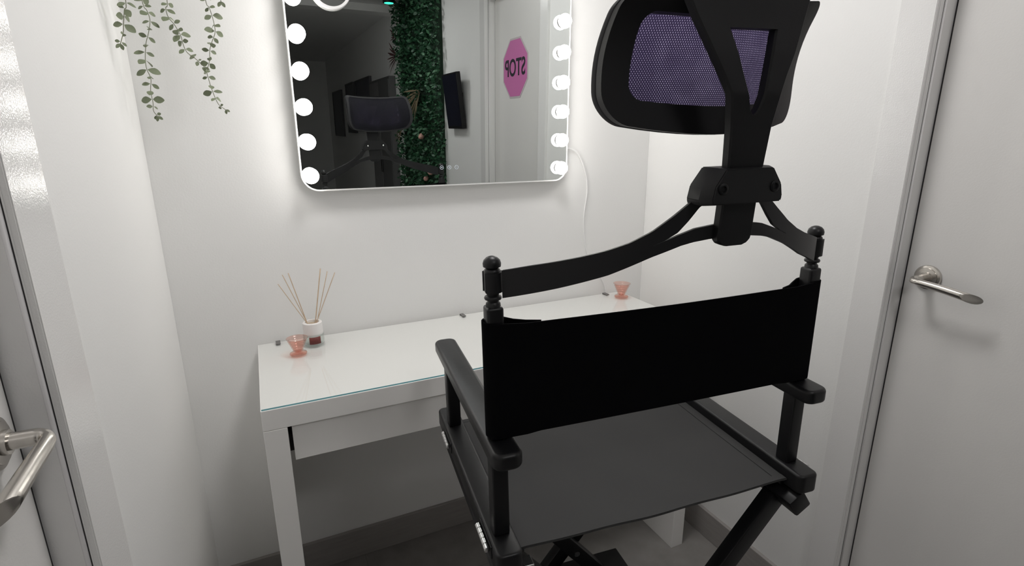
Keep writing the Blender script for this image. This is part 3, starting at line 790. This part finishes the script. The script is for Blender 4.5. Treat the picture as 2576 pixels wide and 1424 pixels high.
# ---------------------------------------------------------------- things behind the camera, seen in the mirror
# stop sign on the right door
sx = 1.3518
S = empty('stop_sign', (sx, -1.235, 1.640), 'pink octagonal stop sign stuck on the right-hand door, seen in the mirror', 'sign')
def octa(r, sy=1, sz=1): return [(r*sy*math.cos(R(22.5+45*k)), r*sz*math.sin(R(22.5+45*k))) for k in range(8)]
b = bmesh.new(); prism(b, octa(.1600), -.0012, 0, 'x'); link('sign_border', b, pbr('sign_border_grey', (.55, .50, .52), .5), S)
b = bmesh.new(); prism(b, octa(.1500), -.0018, -.0011, 'x'); link('sign_plate', b, pbr('sign_pink', (.60, .17, .42), .5), S)
cu = bpy.data.curves.new('stop_text', 'FONT'); cu.body = 'STOP'; cu.size = .118; cu.extrude = .0004; cu.align_x = 'CENTER'; cu.align_y = 'CENTER'; cu.space_character = 1.0; cu.offset = .0022
to = bpy.data.objects.new('stop_text', cu); COL.objects.link(to)
bpy.context.view_layer.update()
me = bpy.data.meshes.new_from_object(to.evaluated_get(bpy.context.evaluated_depsgraph_get()))
bpy.data.objects.remove(to); me.name = 'lettering'; me.materials.clear(); me.materials.append(pbr('sign_black', (.012, .010, .02), .5))
lo = bpy.data.objects.new('lettering', me); COL.objects.link(lo); lo.parent = S
lo.matrix_local = Matrix(((0, 0, -1, -.0022), (-1, 0, 0, 0), (0, 1, 0, 0), (0, 0, 0, 1))) @ Matrix.Diagonal((.86, 1.0, 1, 1))

# wall screen
TV = empty('wall_screen', (XR, -1.935, 1.50), 'black flat screen mounted on the white wall between the stop sign door and plant wall', 'screen')
tl = Matrix.Translation((-.030, 0, 0)) @ Matrix.Rotation(R(-6.5), 4, 'Y') @ Matrix.Translation((.012, 0, 0))
b = bmesh.new(); box(b, (-.040, -.135, -.168), (-.012, .135, .168), .003, 2, tl); link('screen_housing', b, M_plastic, TV)
b = bmesh.new(); box(b, (-.0408, -.125, -.150), (-.0398, .125, .158), rot=tl); link('screen_panel', b, pbr('screen_glass', (.006, .007, .016), .12), TV)
b = bmesh.new(); box(b, (-.032, -.05, -.05), (-.0005, .05, .05)); link('wall_mount', b, M_plastic, TV)

# plant wall
GW = empty('plant_wall', (XR, -2.80, 0), 'floor-to-ceiling panel of artificial green foliage covering the wall past the screen', 'plant wall')
b = bmesh.new(); box(b, (-.02, -.49, .1), (-.0005, .545, 2.285)); link('backing_panel', b, pbr('dark_green_backing', (.01, .03, .015), .9), GW)
def gm():
    m = bpy.data.materials.new('green_wall_leaves'); nt, N, L = nodes(m); bs = N['Principled BSDF']
    g = N.new('ShaderNodeNewGeometry'); cr = N.new('ShaderNodeValToRGB'); e = cr.color_ramp.elements
    e[0].color = (.008, .045, .02, 1); e[1].color = (.075, .20, .10, 1); e[1].position = 1
    x = e.new(.6); x.color = (.022, .095, .042, 1)
    L.new(g.outputs['Random Per Island'], cr.inputs[0]); L.new(cr.outputs[0], bs.inputs['Base Color']); bs.inputs['Roughness'].default_value = .5
    return m
M_gl = gm(); t = bmesh.new(); r = random.Random(5)
for k in range(9000):
    y = r.uniform(-.50, .60); z = r.uniform(.1, 2.28)
    x = -.02-r.random()**1.5*.06-.015*math.sin(y*9+z*5)
    d = Vector((-.35-r.random()*.6, r.uniform(-1, 1), r.uniform(-1, .7))).normalized(); L_ = r.uniform(.018, .042); W_ = L_*r.uniform(.45, .75)
    s_ = d.cross(Vector((r.uniform(-1, 1), r.uniform(-1, 1), r.uniform(-1, 1)))).normalized(); c = Vector((x, y, z))
    t.faces.new([t.verts.new(p) for p in (c, c+d*L_*.5+s_*W_*.5, c+d*L_, c+d*L_*.5-s_*W_*.5)])
tag(link('foliage', t, M_gl, GW), kind='stuff')
def fern(y, z, n, spread, L0, col, name):
    b = bmesh.new()
    for k in range(n):
        a = spread[0]+(spread[1]-spread[0])*k/(n-1)+r.uniform(-.1, .1); d = Vector((-.5, math.cos(a), math.sin(a))); L_ = L0*r.uniform(.7, 1.1)
        leaf_bm(b, Vector((-.05, y, z)), d, Vector((-1, 0, .3)), L_, .014)
    link(name, b, col, GW)
M_red = pbr('dark_red_fronds', (.06, .022, .022), .6); M_br = pbr('brown_grass', (.16, .12, .07), .7)
fern(-.47, 1.90, 12, (R(120), R(260)), .15, M_red, 'red_fronds')
fern(-.45, 2.05, 9, (R(140), R(260)), .10, M_red, 'red_fronds')
fern(.16, 1.60, 16, (R(180), R(350)), .26, M_br, 'brown_grass')
fern(-.35, 1.38, 12, (R(150), R(290)), .2, M_br, 'brown_grass')
M_fl = pbr('pink_flower', (.62, .36, .30), .7)
for y, z in ((.24, 1.27), (.44, 1.02), (.33, .97)):
    b = bmesh.new(); bmesh.ops.create_icosphere(b, subdivisions=2, radius=.02, matrix=Matrix.Translation((-.085, y, z)))
    for v in b.verts: v.co += (v.co-Vector((-.085, y, z)))*r.uniform(-.2, .25)
    link('flower', b, M_fl, GW, smooth=True)

# ceiling spot with green lens
SP = empty('ceiling_spotlight', (1.087, -2.80, CH), 'black cylinder ceiling spotlight with glowing green lens, reflected near the mirror top', 'light')
b = bmesh.new(); lathe(b, [(.040, -.100), (.044, -.098), (.044, 0)], 40); link('housing', b, M_plastic, SP, auto=40)
b = bmesh.new(); lathe(b, [(.033, -.1015), (.034, -.0995), (.034, -.098)], 40); link('lens', b, emis('green_lens', (.06, 1.0, .55), 1.6), SP, auto=40)

# dark block standing in for an open doorway, and framed pictures along the corridor wall
M_dk = pbr('dark_grey_laminate', (.10, .10, .10), .5); M_dk2 = pbr('mid_grey_laminate', (.17, .17, .168), .5)
CB = empty('doorway_block', (XR-.001, -4.0, 0), 'tall dark grey two-panel block standing in for an open doorway in the far corridor wall', 'doorway')
b = bmesh.new(); box(b, (-.06, -.42, .001), (0, .42, 1.77), .002, 1); link('body', b, M_dk, CB)
for y0, y1, mm in ((-.41, -.01, M_dk2), (.0, .41, M_dk)):
    b = bmesh.new(); box(b, (-.068, y0, .03), (-.0601, y1, 1.745), .001, 1); dd = link('doorway_panel', b, mm, CB)
    b = bmesh.new(); box(b, (-.074, (y1-.03 if y0 < -.2 else y0+.02), .9), (-.068, (y1-.02 if y0 < -.2 else y0+.03), 1.05)); link('door_pull', b, M_plastic, dd)
M_navy = pbr('navy_print', (.012, .014, .035), .35, var=.6, vscale=7); M_pf = pbr('grey_picture_frame', (.05, .05, .055), .4)
def picture(yc, zc, w, h, label):
    o = empty('framed_picture', (XR, yc, zc), label, 'picture', 'dark framed pictures on the corridor wall')
    b = bmesh.new(); W_, H_ = w/2, h/2
    for a0, c0, a1, c1 in ((-W_, -H_, W_, -H_+.02), (-W_, H_-.02, W_, H_), (-W_, -H_+.02, -W_+.02, H_-.02), (W_-.02, -H_+.02, W_, H_-.02)): box(b, (-.028, a0, c0), (-.0005, a1, c1))
    link('frame', b, M_pf, o)
    b = bmesh.new(); box(b, (-.020, -W_+.019, -H_+.019), (-.001, W_-.019, H_-.019)); link('print', b, M_navy, o)
picture(-5.03, 1.56, .86, .57, 'dark navy framed picture nearest the dark doorway block')
picture(-5.87, 1.55, .56, .60, 'narrower dark framed picture, second from the dark doorway block')
picture(-6.95, 1.50, .80, .62, 'dark framed picture farthest down the corridor')

# ---------------------------------------------------------------- light
w = bpy.data.worlds.new('world'); sc.world = w; w.use_nodes = True
w.node_tree.nodes['Background'].inputs[0].default_value = (.5, .5, .5, 1); w.node_tree.nodes['Background'].inputs[1].default_value = .0
for y, r_, e_, lab in ((-.62, .17, 24, 'added unseen round fill lamp on the ceiling over the dressing table end of the room'), (-2.25, .17, 16, 'added unseen round fill lamp on the ceiling over the corridor behind the camera')):
    CL = empty('fill_lamp', (.56, y, CH), lab, 'lamp')  # added lamp out of view, supplies fill light for the room
    b = bmesh.new(); lathe(b, [(r_+.010, -.02), (r_+.015, -.018), (r_+.015, -.0005)], 48, cap=True); link('fill_lamp_body', b, M_white, CL, auto=40)
    b = bmesh.new(); lathe(b, [(r_, -.026), (r_+.002, -.0205)], 48); link('diffuser', b, emis('fill_lamp_glow', (1, .98, .97), e_), CL)

# ---------------------------------------------------------------- camera
cam = bpy.data.cameras.new('camera'); co = bpy.data.objects.new('camera', cam); COL.objects.link(co)
yaw, pitch, roll = .4394, .265, -.0046
cyw, syw, cp, sp_ = math.cos(yaw), math.sin(yaw), math.cos(pitch), math.sin(pitch)
fwd = Vector((syw*cp, cyw*cp, -sp_)); rt = Vector((cyw, -syw, 0)); up = rt.cross(fwd)
r2 = rt*math.cos(roll)+up*math.sin(roll); u2 = -rt*math.sin(roll)+up*math.cos(roll)
co.matrix_world = Matrix(((r2.x, u2.x, -fwd.x, .046), (r2.y, u2.y, -fwd.y, -1.5454), (r2.z, u2.z, -fwd.z, 1.3183), (0, 0, 0, 1)))
cam.sensor_width = 36; cam.lens = 1349.61/2576*36; cam.clip_start = .01; cam.clip_end = 50
sc.camera = co
vs = sc.view_settings
sc.display_settings.display_device = 'sRGB'
vs.view_transform = 'Standard'; vs.look = 'None'; vs.exposure = 0.28; vs.gamma = 1; vs.use_curve_mapping = False
cyc = sc.cycles
cyc.max_bounces = 16; cyc.diffuse_bounces = 12; cyc.glossy_bounces = 5; cyc.transparent_max_bounces = 16
cyc.caustics_reflective = False; cyc.caustics_refractive = False
cyc.sample_clamp_indirect = 4; cyc.use_denoising = True
